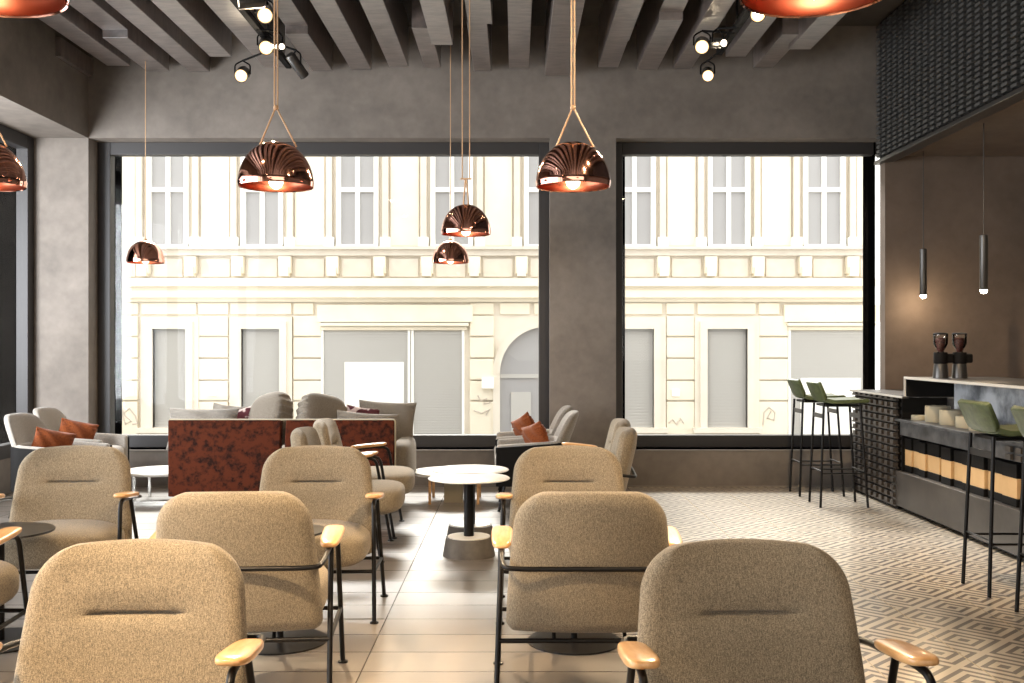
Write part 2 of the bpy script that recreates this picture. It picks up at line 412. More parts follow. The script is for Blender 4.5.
# ------------------------------------------------------------------ facade across the street
FY, FS = 18.0, 1040.0 / 18.0
def fx(p): return (p - CX) / FS
def fz(p): return H + (CY - p) / FS
bd = tag(empty('apartment_building', (0, 0, 0)), 'cream classical apartment building facade across the street, seen through the windows', 'building')
MB().box(fx(-40), fx(871), FY, FY + .6, -.7, 7.2).build('wall', 'facade_trim', bd)
def fbox(mb, p0, p1, q0, q1, dep, base=0.0): return mb.box(fx(p0), fx(p1), FY - dep, FY - base + .01, fz(q1), fz(q0))
ucent = [74, 169, 263, 358, 452, 545, 634, 728, 823]
first = None
for c in ucent:
    w = fbox(fbox(fbox(MB(), c-21, c-16.5, 92, 246, .10), c+16.5, c+21, 92, 246, .10), c-21, c+21, 245, 249, .13)
    fbox(w, c-2.2, c+2.2, 92, 246, .07); fbox(w, c-17, c+17, 188, 192.5, .08); fbox(w, c-17, c+17, 88, 94, .09)
    wi = w.build('window', 'facade_white', bd)
    fbox(MB(), c-16.5, c+16.5, 93, 245, .02).build('pane', 'win_grey', wi)
# plaster fields and pilaster strips between the upper windows
m1 = MB(); m2 = MB(); m3 = MB()
for a, b in zip([-30] + ucent, ucent + [905]):
    lo, hi = a + 33, min(b - 33, 871)
    if a > 0: fbox(m2, a+25, a+31, 92, 240, .12); fbox(m3, a+23, a+33, 238, 247, .16)
    if b < 880: fbox(m2, b-31, b-25, 92, 240, .12); fbox(m3, b-33, b-23, 238, 247, .16)
    if hi > lo: fbox(m1, lo, hi, 92, 246, .05)
m1.build('plaster_field', 'facade', bd); m2.build('pilaster_strips', 'facade_panel', bd)
c1 = MB(); fbox(c1, -40, 871, 247, 250, .18); fbox(c1, -40, 871, 250, 256, .10)
c1.build('string_course', 'facade_panel', bd)
c2 = MB(); fbox(c2, -40, 871, 279, 287, .26); fbox(c2, -40, 871, 287, 291, .16); fbox(c2, -40, 871, 291, 298, .20); fbox(c2, -40, 871, 298, 302, .10)
c2.build('cornice', 'facade', bd)
p = 169 - 47 * 3 + 23.5; pn = MB()
while p < 860:
    fbox(fbox(MB(), p - 6, p + 6, 257, 274, .16), p - 4.5, p + 4.5, 268, 277, .22).build('bracket', 'facade', bd)
    fbox(MB(), p + 9, min(p + 38, 870), 259, 277, .05).build('frieze_panel', 'facade_panel', bd)
    p += 47
m3.build('pilaster_feet', 'facade_white', bd)
def ground_window(p0, p1, q0=329, q1=427):
    w = MB()
    for k, (e, dep) in enumerate(((12, .10), (7, .15), (2.5, .08))):
        fbox(w, p0-e, p0, q0-e, q1+3, dep); fbox(w, p1, p1+e, q0-e, q1+3, dep); fbox(w, p0, p1, q0-e, q0, dep)
    fbox(w, p0-14, p1+14, q1, q1+5, .22)
    wi = w.build('window', 'facade_trim', bd)
    g = MB(); fbox(g, p0, p1, q0, q1, .02)
    qq = q0 + 3
    while qq < q1 - 3: fbox(g, p0+1, p1-1, qq, qq+1.6, .035); qq += 3
    g.build('pane', 'shutter', wi)
for a, b in ((60, 94), (155, 188), (243, 281), (617, 653), (706, 746)): ground_window(a, b)
rs = MB()
for a, b in ((20, 46), (108, 139), (199, 229), (294, 322), (470, 494), (596, 603), (666, 694), (758, 787)):
    for q0, q1 in ((316, 336), (337.5, 357.5), (359, 379.5), (381, 400), (401.5, 445)): fbox(rs, a, b, q0, q1, .07)
for a, b in ((20, 46), (108, 139), (142, 197), (199, 229), (231, 292), (294, 314), (470, 494), (500, 530), (534, 590), (605, 662), (666, 694), (697, 755), (758, 779)): fbox(rs, a, b, 303, 314.5, .05)
rs.build('rusticated_blocks', 'facade', bd, .012)
def shop(p0, p1, segs):
    m = MB(); fbox(m, p0 - 5, p1 + 7, 305, 322, .10); fbox(m, p0 - 2, p1 + 3, 323, 326, .16); fbox(m, p0 - 1, p1 + 1, 326.5, 330, .09)
    m.build('shop_fascia', 'facade', bd)
    for a, b in segs:
        fr = fbox(fbox(MB(), a-2.5, a, 330, 445, .06), b, b+2.5, 330, 445, .06).build('shop_window', 'facade_white', bd)
        g = fbox(MB(), a, b, 331, 445, .02)
        q0 = 333
        while q0 < 440: fbox(g, a+.5, b-.5, q0, q0+1.4, .03); q0 += 2.6
        g.build('shutter', 'shutter', fr)
shop(323, 466, ((324, 408), (414, 462)))
shop(788, 871, ((790, 866),))
a0 = MB(); fbox(a0, 345, 404, 362, 445, .05); fbox(a0, 800, 860, 378, 445, .05); a0.build('pale_roller_panels', 'facade_white', bd)
# round-arched doorway
ac, aq, ar = 546, 373, 46
def arch(mb, r0, r1, dep, n=28):
    vs = []; fs = []
    for k in range(n + 1):
        a = PI * k / n
        for r in (r0, r1):
            for yy in (FY - dep, FY + .005): vs.append((fx(ac - r * math.cos(a)), yy, fz(aq) + r * math.sin(a) / FS))
    for k in range(n):
        b = k * 4
        fs += [(b, b+4, b+6, b+2), (b+1, b+3, b+7, b+5), (b, b+1, b+5, b+4), (b+2, b+6, b+7, b+3)]
    fs += [(0, 2, 3, 1), (n*4, n*4+1, n*4+3, n*4+2)]
    return mb.add(vs, fs)
am = arch(arch(MB(), ar, ar + 3, .14), ar + 3, ar + 7, .09)
fbox(am, ac - ar - 7, ac - ar, aq, 445, .10); fbox(am, ac + ar, ac + ar + 7, aq, 445, .10)
dw = am.build('arched_doorway', 'facade_trim', bd)
vs = [(fx(ac - ar * math.cos(PI*k/28)), FY - .02, fz(aq) + ar * math.sin(PI*k/28) / FS) for k in range(29)] + [(fx(ac + ar), FY - .02, fz(445)), (fx(ac - ar), FY - .02, fz(445))]
MB().add(vs, [tuple(range(31))]).build('pane', 'win_grey', dw)
dm = MB(); fbox(dm, 500, 592, 374, 378, .05); fbox(dm, 511, 531, 392, 445, .05); fbox(dm, 544, 548, 330, 374, .04)
dm.build('door_panel', 'shutter', dw)
fbox(MB(), 482, 494, 377, 388, .18).build('meter_box', 'facade_white', bd)
fbox(fbox(MB(), 210, 218, 388, 395, .10), 671, 679, 389, 396, .10).build('entry_plates', 'facade_white', bd)
gm = MB()
def scrawl(pts): gm.tube([(fx(a), FY - .075, fz(b)) for a, b in pts], .012, 6)
scrawl([(122, 405), (127, 416), (133, 421), (127, 424), (124, 414), (131, 408), (137, 416), (139, 423), (134, 424)])
scrawl([(762, 425), (763, 412), (768, 407), (774, 412), (773, 420), (766, 418), (770, 411)])
scrawl([(478, 395), (481, 401), (487, 398), (484, 404), (491, 402)]); scrawl([(474, 410), (482, 413), (490, 409), (486, 415)])
scrawl([(668, 423), (672, 419), (676, 424), (680, 418), (683, 423)])
gm.build('graffiti', 'scrawl', bd)
struct('ground_street', MB().box(-14, 14, 9.4, 18.0, -.8, -.6), 'street')

# ------------------------------------------------------------------ lounge chair
def lounge_chair(slit):
    t = tag(empty('lounge_chair'), 'x', 'chair', 'beige upholstered lounge chairs')
    # backrest
    Z0, Z1, T = .225, .715, .088
    def half(z):
        w = .283 - .040 * ((z - Z0) / (Z1 - Z0)) ** 1.6
        r = .108
        if z > Z1 - r: w -= r - math.sqrt(max(r*r - (z - (Z1 - r))**2, 0))
        r2 = .04
        if z < Z0 + r2: w -= r2 - math.sqrt(max(r2*r2 - (z - (Z0 + r2))**2, 0))
        return w
    NX, NZ = 44, 74
    zs = [(1 - math.cos(PI * i / NZ)) / 2 * (Z1 - Z0) * .5 + (i / NZ) * (Z1 - Z0) * .5 + Z0 for i in range(NZ + 1)]
    us = [math.sin((-1 + 2 * j / NX) * PI / 2) * .6 + (-1 + 2 * j / NX) * .4 for j in range(NX + 1)]
    vs = []
    zslit = .555
    for side in (-1, 1):
        for z in zs:
            w = half(z)
            for u in us:
                x = u * w
                e = min((1 - abs(u)) * w, z - Z0, Z1 - z)
                k = min(e / (T * .55), 1.0)
                th = T / 2 * math.sqrt(max(0, 1 - (1 - k) ** 2)) 
                th += .012 * (1 - u*u) * min(e / .1, 1)
                if slit and side < 0:
                    wx = 1 / (1 + math.exp((abs(x) - .108) / .007)); wx2 = 1 / (1 + math.exp((abs(x) - .125) / .02))
                    dz = z - zslit
                    th -= .021 * wx * math.exp(-(dz / .0045) ** 2) + .012 * wx2 * math.exp(-(dz / (.035 if dz > 0 else .02)) ** 2)
                y = .165 + (z - Z0) * .235 - .035 * u * u + side * th
                vs.append((x, y, z + .005 * (1 - u * u) * ((z - Z0) / (Z1 - Z0)) ** 4))
    n = NX + 1; off = n * (NZ + 1); fs = []
    for i in range(NZ):
        for j in range(NX):
            a = i * n + j
            fs.append((a, a + 1, a + n + 1, a + n)); fs.append((off + a, off + a + n, off + a + n + 1, off + a + 1))
    for i in range(NZ):
        a = i * n; fs.append((a, a + n, off + a + n, off + a)); a += NX; fs.append((a, off + a, off + a + n, a + n))
    mb = MB().add(vs, fs, True)
    mb.build('backrest', 'fabric', t)
    def seatfn(q):
        f = (q.y + .25) / .5
        q.z += .012 * (1 - f) + (.02 if q.z > 0 else 0) * (1 - (q.x / .28) ** 2)
        return q
    MB().puff(.276, .265, .078, 3.6, 18, (0, -.065, .300), fn=seatfn).build('seat', 'fabric', t)
    R = .0095
    for sx in (-1, 1):
        MB().tube([(sx*.315, -.225, 0), (sx*.303, -.135, .506), (sx*.30, -.04, .508), (sx*.296, .14, .488)], R, 10, .045).build('front_leg', 'steel_black', t)
        MB().tube([(sx*.315, .255, 0), (sx*.300, .05, .492)], R).build('rear_leg', 'steel_black', t)
        for fy in (-.225, .255):
            MB().lathe([(.001, 0), (.019, 0), (.019, .006), (.010, .010), (.001, .012)], 14, (sx*.315, fy, 0)).build('foot', 'steel_black', t)
        def padfn(q, sx=sx):
            f = (q.y + .12) / .24
            q.x *= 1.08 - .18 * f; q.z += -.10 * (q.y)
            return q
        pad = MB().puff(.038, .122, .013, 3.6, 12, (sx*.298, -.002, .519), mt=None, fn=padfn)
        pad.build('arm_pad', 'oak', t)
    MB().tube([(-.297, .12, .490), (-.296, .215, .480), (-.285, .288, .470), (-.22, .296, .468), (.22, .296, .468), (.285, .288, .470), (.296, .215, .480), (.297, .12, .490)], R*.92, 10, .02).build('back_rail', 'steel_black', t)
    fr = MB()
    for sx in (-1, 1): fr.tube([(sx*.310, -.188, .215), (sx*.309, .174, .20)], R*.85)
    fr.tube([(-.309, .174, .20), (.309, .174, .20)], R*.9); fr.tube([(-.31, -.188, .215), (.31, -.188, .215)], R*.85)
    for sx in (-.12, .12): fr.tube([(sx, .174, .20), (sx, .13, .26)], R*.7)
    fr.build('seat_frame', 'steel_black', t)
    return t
slitc = lounge_chair(True); slitc.name = 'lounge_chair'
plain = lounge_chair(False)
L = 'beige lounge chair, '
place(slitc, USED, (-.905, 2.30, 0), math.radians(2), L + 'largest at the front left, seam across back')
place(slitc, USED, (.566, 2.30, 0), math.radians(2), L + 'largest at the front right, near patterned floor')
place(slitc, USED, (-2.06, 4.70, 0), math.radians(6), L + 'facing us behind the left black table')
place(slitc, USED, (-.93, 4.70, 0), math.radians(2), L + 'facing us in front of the rust sofa panel')
place(slitc, USED, (.25, 4.70, 0), math.radians(0), L + 'facing us just right of the white round tables')
place(plain, USED, (-.95, 3.69, 0), math.radians(184), L + 'seen from behind in the left middle')
place(plain, USED, (.252, 3.69, 0), math.radians(180), L + 'seen from behind in the centre, crossbar on back')
place(plain, USED, (-2.12, 3.67, 0), math.radians(180), L + 'cut off by the left edge of the picture')
place(slitc, USED, (-.975, 6.05, 0), math.radians(92), L + 'nearer of the two side-on left of the white tables')
place(slitc, USED, (-.985, 6.76, 0), math.radians(92), L + 'farther of the two side-on left of the white tables')
place(slitc, USED, (.39, 6.05, 0), math.radians(-93), L + 'nearer of the pair turned left below the pier')
place(slitc, USED, (.43, 6.76, 0), math.radians(-92), L + 'farther of the pair turned left below the pier')

# ------------------------------------------------------------------ tables
def ped_table(x, y, top, base_h, label, th, br, group=None):
    t = tag(empty('round_table', (x, y, 0)), label, 'table', group)
    MB().lathe([(.001, .435), (.23, .435), (.234, .438), (.234, .441), (.228, .445), (.001, .445)], 64).build('tabletop', top, t)
    MB().lathe([(.001, 0), (br * 1.17, 0), (br * 1.17, .004), (br * 1.03, base_h), (.001, base_h)], 56).build('pedestal_base', 'concrete', t)
    MB().lathe([(.001, base_h), (br * .94, base_h), (br * .94, base_h + .006), (.001, base_h + .006)], 48).build('base_cap', 'white_top', t)
    MB().tube([(0, 0, base_h), (0, 0, .435)], .029, 20).build('column', 'steel_black', t)
    return t
ped_table(-.263, 5.94, 'white_top', .105, 'nearer round white pedestal table on a concrete drum base', .01, .128, 'white pedestal tables')
ped_table(-.272, 6.34, 'white_top', .105, 'farther round white pedestal table, mostly hidden behind its twin', .01, .128, 'white pedestal tables')
def black_table(x, y, r, label):
    t = tag(empty('side_table', (x, y, 0)), label, 'table', 'black side tables')
    MB().lathe([(.001, .442), (r, .442), (r + .002, .446), (r, .450), (.001, .450)], 56).build('tabletop', 'black_top', t)
    MB().lathe([(.001, 0), (.19, 0), (.19, .006), (.001, .008)], 48).build('base_plate', 'black_top', t)
    MB().tube([(0, 0, .006), (0, 0, .443)], .013, 14).build('column', 'steel_black', t)
black_table(-2.08, 4.21, .20, 'round black side table between the chairs at the left edge')
black_table(-.95, 4.21, .18, 'round black side table between the facing chairs left of the aisle')
black_table(.24, 4.21, .18, 'round black side table hidden between the two centre chairs')
def coffee_table(x, y, r, z, leg, label):
    t = tag(empty('coffee_table', (x, y, 0)), label, 'table')
    MB().lathe([(.001, z - .022), (r - .01, z - .022), (r, z - .012), (r, z), (.001, z)], 64).build('tabletop', 'white_top', t)
    for k in range(4):
        a = PI / 4 + k * PI / 2
        MB().box(-.010, .010, -.010, .010, 0, z - .022, Matrix.Translation((math.cos(a) * r * .78, math.sin(a) * r * .78, 0))).build('leg', leg, t)
    return t
ct = coffee_table(-.46, 8.02, .33, .23, 'oak', 'low round cream coffee table with oak legs, between sofa and right armchairs')
MB().box(-.08, .06, -.1, .04, 0, .208).build('centre_box', 'cream', ct)
ct = coffee_table(-2.72, 8.05, .30, .235, 'chrome', 'low round white coffee table with steel legs, left of the sofa')
MB().box(-.18, .18, -.195, -.175, .0, .02).build('foot_rail', 'chrome', ct)

# ------------------------------------------------------------------ sofa
YS = 7.40
sf = tag(empty('sofa', (-1.66, YS, 0)), 'long sofa with rust velvet back panels, its back toward the camera', 'sofa')
sf.location = (0, 0, 0)
def panel(x0, x1, slant):
    vs = [(x0, YS, .12), (x1, YS, .12), (x1 - (0 if slant > 0 else .0), YS, .665), (x0, YS, .665)]
    if slant > 0: vs[1] = (x1 - .02, YS, .12); vs[2] = (x1, YS, .665)
    else: vs[0] = (x0 - .0, YS, .12); vs[3] = (x0 + .03, YS, .665)
    back = [(a, b + .07, c) for a, b, c in vs]
    mb = MB().add(vs + back, [(0, 1, 2, 3), (7, 6, 5, 4), (0, 4, 5, 1), (1, 5, 6, 2), (2, 6, 7, 3), (3, 7, 4, 0)])
    return mb.build('back_panel', 'velvet', sf, .008, 3)
panel(-2.47, -1.665, 1); panel(-1.66, -.86, -1)
MB().tube([(-2.465, YS + .012, .668), (-.862, YS + .012, .668), (-.853, YS + .012, .655), (-.853, YS + .012, .13)], .006, 8, .01).build('piping', 'cream', sf)
MB().box(-2.45, -.87, YS + .07, YS + .75, .10, .30).build('base', 'grey_fabric', sf, .02)
for k, xx in enumerate((-2.06, -1.26)):
    MB().puff(.40, .31, .075, 6, 12, (xx, YS + .42, .355)).build('seat_cushion', 'pillow_a', sf)
MB().puff(.07, .34, .17, 4, 12, (-.83, YS + .42, .33)).build('arm_bolster', 'pillow_a', sf)
lg = 0
for xx in (-2.38, -.94):
    for yy in (YS + .06, YS + .68): MB().box(xx - .02, xx + .02, yy - .02, yy + .02, 0, .12).build('leg', 'steel_black', sf)

def cushion(name, loc, size, rot, m, label, group='sofa cushions', cat='cushion', n=2.6):
    a, b, c = size
    def fn(q):
        u, w = q.x / a, q.z / c
        ed = max(abs(u), abs(w))
        q.y *= (1 - .55 * (abs(u) * abs(w)) ** 1.3)
        q.x *= 1 - .06 * (1 - abs(w) ** 2) ; q.z *= 1 - .08 * (1 - abs(u) ** 2)
        q.y += .004 * math.sin(u * 17 + w * 9) * (1 - .5 * ed) + .003 * math.sin(w * 31)
        return q
    mb = MB()
    vs = []; fs = []; N = 26
    for sd in (-1, 1):
        for i in range(N + 1):
            for j in range(N + 1):
                u = math.sin((-1 + 2*i/N) * PI/2); w = math.sin((-1 + 2*j/N) * PI/2)
                th = b * max(0, (1 - abs(u) ** 2.4)) ** .5 * max(0, (1 - abs(w) ** 2.4)) ** .5
                wr = .009 * math.sin(w * 26 + 4 * u) * (abs(u) ** 3) + .006 * math.sin(u * 7 + w * 5)
                x = a * u * (1 - .07 * (1 - w * w)); z = c * w * (1 - .07 * (1 - u * u))
                vs.append((x, sd * (th + (wr if th > .01 else 0)), z))
    n1 = N + 1; off = n1 * n1
    for i in range(N):
        for j in range(N):
            q = i * n1 + j
            fs.append((q, q + 1, q + n1 + 1, q + n1)); fs.append((off + q, off + q + n1, off + q + n1 + 1, off + q + 1))
    bm = bmesh.new()
    mb.add(vs, fs, True)
    o = mb.build(name, m)
    b2 = bmesh.new(); b2.from_mesh(o.data); bmesh.ops.remove_doubles(b2, verts=b2.verts, dist=.0008); bmesh.ops.recalc_face_normals(b2, faces=b2.faces); b2.to_mesh(o.data); b2.free(); bm.free()
    o.location = loc; o.rotation_euler = tuple(math.radians(r) for r in rot)
    return tag(o, label, cat, group)
def bigc(loc, rot, label):
    def fn(q):
        u, w = q.x / .19, q.z / .215
        q.y *= 1 - .25 * w * w
        if abs(u) > .82: q.x += .008 * math.sin(w * 24) * math.copysign(1, u)
        return q
    o = MB().puff(.19, .095, .215, 3.6, 34, fn=fn).build('cushion', 'pillow_a')
    o.location = loc; o.rotation_euler = tuple(math.radians(r) for r in rot)
    return tag(o, label, 'cushion', 'sofa cushions')
cushion('cushion', (X(202, 7.66), 7.68, .582), (.26, .06, .155), (-14, 0, 0), 'pillow_b', 'flat pale grey cushion along the left end of the sofa')
cushion('cushion', (X(228, 8.0), 8.0, .55), (.15, .05, .20), (-18, 6, 0), 'pillow_b', 'small light grey cushion peeking up behind the left sofa end')
cushion('cushion', (X(244, 7.85), 7.86, .57), (.12, .05, .16), (-12, -14, 10), 'pillow_c', 'dark red and pink patterned cushion left of the big back cushion')
bigc((X(270, 7.70), 7.70, .635), (-16, -12, -38), 'big wrinkled taupe back cushion, left one of two rising highest')
bigc((X(322, 7.70), 7.70, .625), (-18, 12, 36), 'big wrinkled taupe back cushion, right one of two rising highest')
cushion('cushion', (X(361, 7.95), 7.95, .585), (.14, .045, .15), (-20, 8, 0), 'pillow_c', 'purple and white patterned cushion at the right half of the sofa')
cushion('cushion', (X(366, 7.62), 7.62, .545), (.23, .06, .165), (-12, 4, 0), 'pillow_a', 'long beige cushion lying along the right sofa panel top')
cushion('cushion', (X(385, 7.95), 8.02, .585), (.225, .06, .185), (-12, 3, 0), 'pillow_a', 'square taupe cushion leaning at the right sofa end before the window')

# ------------------------------------------------------------------ armchairs with black shells
def armchair():
    t = tag(empty('armchair'), 'x', 'armchair', 'grey armchairs with black shells')
    hw, yf, yb, r = .30, -.27, .27, .13
    def upath(off, n=8):
        P = [(-(hw - off), yf)]
        rr = r - off
        for k in range(n + 1):
            a = PI + (-PI / 2) * k / n
            P.append((-(hw - off) + rr + rr * math.cos(a), (yb - off) - rr + rr * math.sin(a)))
        for k in range(n + 1):
            a = PI / 2 - (PI / 2) * k / n
            P.append(((hw - off) - rr + rr * math.cos(a), (yb - off) - rr + rr * math.sin(a)))
        P.append((hw - off, yf)); return P
    def band(o0, o1, z0f, z0b, z1f, z1b):
        A, B = upath(o0), upath(o1); vs = []; fs = []
        for (ax, ay), (bx, by) in zip(A, B):
            f = (ay - yf) / (yb - yf)
            zl = z0f + (z0b - z0f) * f; zh = z1f + (z1b - z1f) * f
            vs += [(ax, ay, zl), (ax, ay, zh), (bx, by, zh), (bx, by, zl)]
        for i in range(len(A) - 1):
            b = i * 4
            for k in range(4): fs.append((b + k, b + (k+1) % 4, b + 4 + (k+1) % 4, b + 4 + k))
        e = (len(A) - 1) * 4
        fs += [(0, 3, 2, 1), (e, e+1, e+2, e+3)]
        return MB().add(vs, fs, True)
    band(0, .022, .20, .20, .50, .535).build('shell', 'ink', t, .004)
    band(.022, .075, .24, .24, .515, .55).build('arm_lining', 'grey_fabric', t, .02, 3)
    def bf(q):
        f = (q.z + .2) / .4
        q.x *= 1.05 - .22 * max(f, 0) ** 2
        q.y += f * .15 - .0 - .10 * (q.x / .3) ** 2
        return q
    MB().puff(.25, .035, .20, 4.5, 14, (0, .215, .565), fn=bf).build('backrest', 'grey_fabric', t)
    MB().puff(.235, .245, .075, 5, 12, (0, -.04, .365)).build('seat', 'grey_fabric', t)
    MB().box(-.26, .26, -.25, .22, .20, .29).build('seat_base', 'ink', t, .02)
    for sx in (-1, 1):
        for sy in (-1, 1):
            MB().tube([(sx*.21, sy*.20, .21), (sx*.25, sy*.25, 0)], .011, 10).build('leg', 'steel_black', t)
    return t
ac1 = armchair()
A_ = 'grey black-shelled armchair, '
place(ac1, USED, (-3.24, 7.40, 0), math.radians(84), A_ + 'nearer of the two in the left corner', (.93,)*3)
place(ac1, USED, (-3.37, 8.12, 0), math.radians(88), A_ + 'farther of the two in the left corner by the pier', (.93,)*3)
place(ac1, USED, (.115, 7.72, 0), math.radians(-90), A_ + 'nearer of the two by the centre pier', (.93,)*3)
place(ac1, USED, (.10, 8.36, 0), math.radians(-90), A_ + 'farther of the two by the centre pier', (.93,)*3)
cushion('throw_pillow', (-3.28, 7.38, .505), (.14, .055, .095), (12, 14, 38), 'orange', 'orange velvet pillow on the nearer armchair in the left corner', 'orange pillows')
cushion('throw_pillow', (-3.42, 8.12, .515), (.145, .055, .095), (12, 14, 38), 'orange', 'orange velvet pillow on the farther armchair in the left corner', 'orange pillows')
cushion('throw_pillow', (.16, 7.68, .505), (.15, .055, .12), (20, -14, -62), 'orange', 'orange velvet pillow on the nearer armchair by the centre pier', 'orange pillows')
cushion('throw_pillow', (.09, 8.32, .51), (.15, .055, .13), (20, -20, -62), 'orange', 'orange velvet pillow on the farther armchair by the centre pier', 'orange pillows')

# ------------------------------------------------------------------ bar
XF = 2.787
bar = tag(empty('bar_counter', (0, 0, 0)), 'long bar counter with block-clad end, open shelf and dark metal plinth', 'counter')
MB().box(XF + .02, 3.42, 7.62, 8.585, .0, .815).build('end_body', 'ink', bar)
q = MB(); zz = .02
while zz < .80:
    yy = 7.62
    while yy < 8.58:
        q.box(XF - .018, XF + .03, yy, yy + .062, zz + .012, zz + .043); yy += .1205
    q.box(XF - .004, XF + .02, 7.60, 8.59, zz, zz + .011)
    xx = XF + .04
    while xx < 3.0: q.box(xx, xx + .07, 7.585, 7.63, zz + .012, zz + .043); xx += .12
    zz += .055
q.build('block_cladding', 'blocks2', bar)
MB().box(XF - .018, 3.45, 7.60, 8.59, .818, .832).box(XF - .018, XF + .03, 7.44, 7.60, .818, .832).build('low_worktop', 'plinth', bar, .002)
MB().box(XF - .024, XF - .018, 7.434, 8.59, .820, .834).build('low_edge_trim', 'edge', bar)
MB().box(XF + .008, 3.45, 2.6, 7.44, .955, .972).build('raised_worktop', 'plinth', bar, .002)
MB().box(XF - .002, XF + .008, 2.6, 7.452, .957, .974).box(XF - .002, XF + .010, 7.44, 7.452, .834, .957).build('raised_edge_trim', 'edge', bar)
MB().box(XF + .010, 3.45, 7.425, 7.44, .834, .955).build('end_plate', 'ink', bar)
MB().box(3.14, 3.42, 2.6, 7.58, .03, .818).box(3.14, 3.42, 2.6, 7.42, .818, .954).build('cabinet_body', 'plinth', bar)
MB().box(3.125, 3.139, 2.6, 7.40, .67, .952).build('splash_panel', 'brush', bar)
MB().box(XF + .03, 3.14, 7.56, 7.585, .28, .818).build('end_cheek', 'ink', bar)
MB().box(XF - .005, 3.13, 2.6, 7.66, .645, .662).build('display_shelf', 'stone', bar, .002)
MB().box(XF + .012, XF + .03, 2.6, 7.56, .548, .645).build('apron', 'stone', bar)
MB().box(XF, 3.13, 2.6, 7.70, .03, .282).build('plinth_panel', 'plinth', bar, .002)
MB().box(XF + .06, 3.1, 2.6, 7.6, 0, .03).build('kick_base', 'ink', bar)
q = MB()
for zz in (.555, .60):
    yy = 5.48
    while yy < 5.88: MB().box(XF - .006, XF + .02, yy, yy + .062, zz, zz + .03).build('apron_block', 'blocks2', bar); yy += .12
# boxes on the lower shelf
boxes = [(7.57, 7.71), (7.42, 7.55), (7.23, 7.40), (6.96, 7.17), (6.75, 6.91), (6.60, 6.735), (6.27, 6.585), (6.06, 6.25), (5.86, 6.045), (5.66, 5.84)]
for i, (a, b) in enumerate(boxes):
    a += .008
    if b > 7.55: b = 7.552; a = 7.43
    hh = .244 + .005 * math.sin(i * 2.3)
    bw = b - a; cx0 = XF + .045 + .012 * (i % 2); 
    if i == 1: a, b = 7.30, 7.422; bw = b - a
    if i == 2: a, b = 7.18, 7.292; bw = b - a
    bx = tag(empty('storage_box', ((cx0 + cx0 + .22) / 2, (a + b) / 2, .282)), 'tan and black banded box under the bar, %s from the block-clad end' % place_words[i], 'box', 'banded boxes under the bar')
    MB().box(-.11, .11, -bw/2, bw/2, .048, .162).build('body', 'tan', bx, .002)
    MB().box(-.113, .113, -bw/2, bw/2, .162, hh).build('lid', 'ink', bx, .003)
    MB().box(-.113, .113, -bw/2, bw/2, 0, .048).build('bottom_band', 'ink', bx, .003)
# round cream tins on the upper shelf
tins = [(2.93, 7.46, .055, .035, 'flat one nearest the block-clad end'), (2.99, 7.28, .085, .112, 'tall one nearest the block-clad end'), (2.985, 7.02, .085, .10, 'second tall one along the shelf'),
        (2.985, 6.76, .085, .075, 'lower one just before the green stool back'), (2.96, 6.53, .075, .065, 'low one half behind the green stool back'), (3.02, 6.15, .075, .06, 'low one seen right of the green stool back')]
for x, y, r, h, lab in tins:
    o = MB().lathe([(.001, 0), (r - .003, 0), (r, .004), (r, h - .004), (r - .003, h), (.001, h)], 40).build('round_tin', 'cream')
    o.location = (x - .03, y, .6622); tag(o, 'round cream tin on the bar shelf, ' + lab, 'tin', 'cream tins on the bar shelf')
for k, (x, y) in enumerate(((2.93, 6.02), (3.03, 5.93))):
    o = MB().lathe([(.001, 0), (.026, 0), (.034, .075), (.031, .075), (.024, .006), (.001, .006)], 24).build('drinking_glass', 'hopper')
    o.location = (x, y, .6622); tag(o, 'clear drinking glass on the bar shelf, %s the window side' % ('closer to' if k == 0 else 'farther from'), 'glass', 'glasses on the bar shelf')
# grinders
def grinder():
    t = tag(empty('coffee_grinder'), 'x', 'coffee grinder', 'coffee grinders')
    MB().lathe([(.001, 0), (.052, 0), (.052, .006), (.044, .09), (.040, .10), (.001, .10)], 36).build('body', 'gunmetal', t)
    MB().lathe([(.001, .10), (.045, .10), (.046, .104), (.046, .172), (.043, .178), (.001, .178)], 36).build('collar', 'ink', t)
    MB().box(.03, .085, -.026, .026, .105, .168).build('spout', 'ink', t, .012, 3)
    MB().lathe([(.020, .178), (.022, .19), (.047, .235), (.049, .30), (.047, .30), (.045, .235), (.019, .19), (.018, .178)], 36, closed=True).build('hopper', 'hopper', t)
    MB().lathe([(.001, .179), (.017, .18), (.036, .222), (.043, .265), (.030, .276), (.001, .279)], 28).build('coffee_beans', 'beans', t)
    MB().lathe([(.001, .30), (.049, .30), (.049, .306), (.040, .312), (.001, .314)], 32).build('lid', 'ink', t)
    return t
g = grinder()
place(g, USED, (2.93, 7.16, .972), 0, 'coffee grinder with bean hopper on the bar top, left one')
place(g, USED, (3.06, 7.16, .972), 0, 'coffee grinder with bean hopper on the bar top, right one')

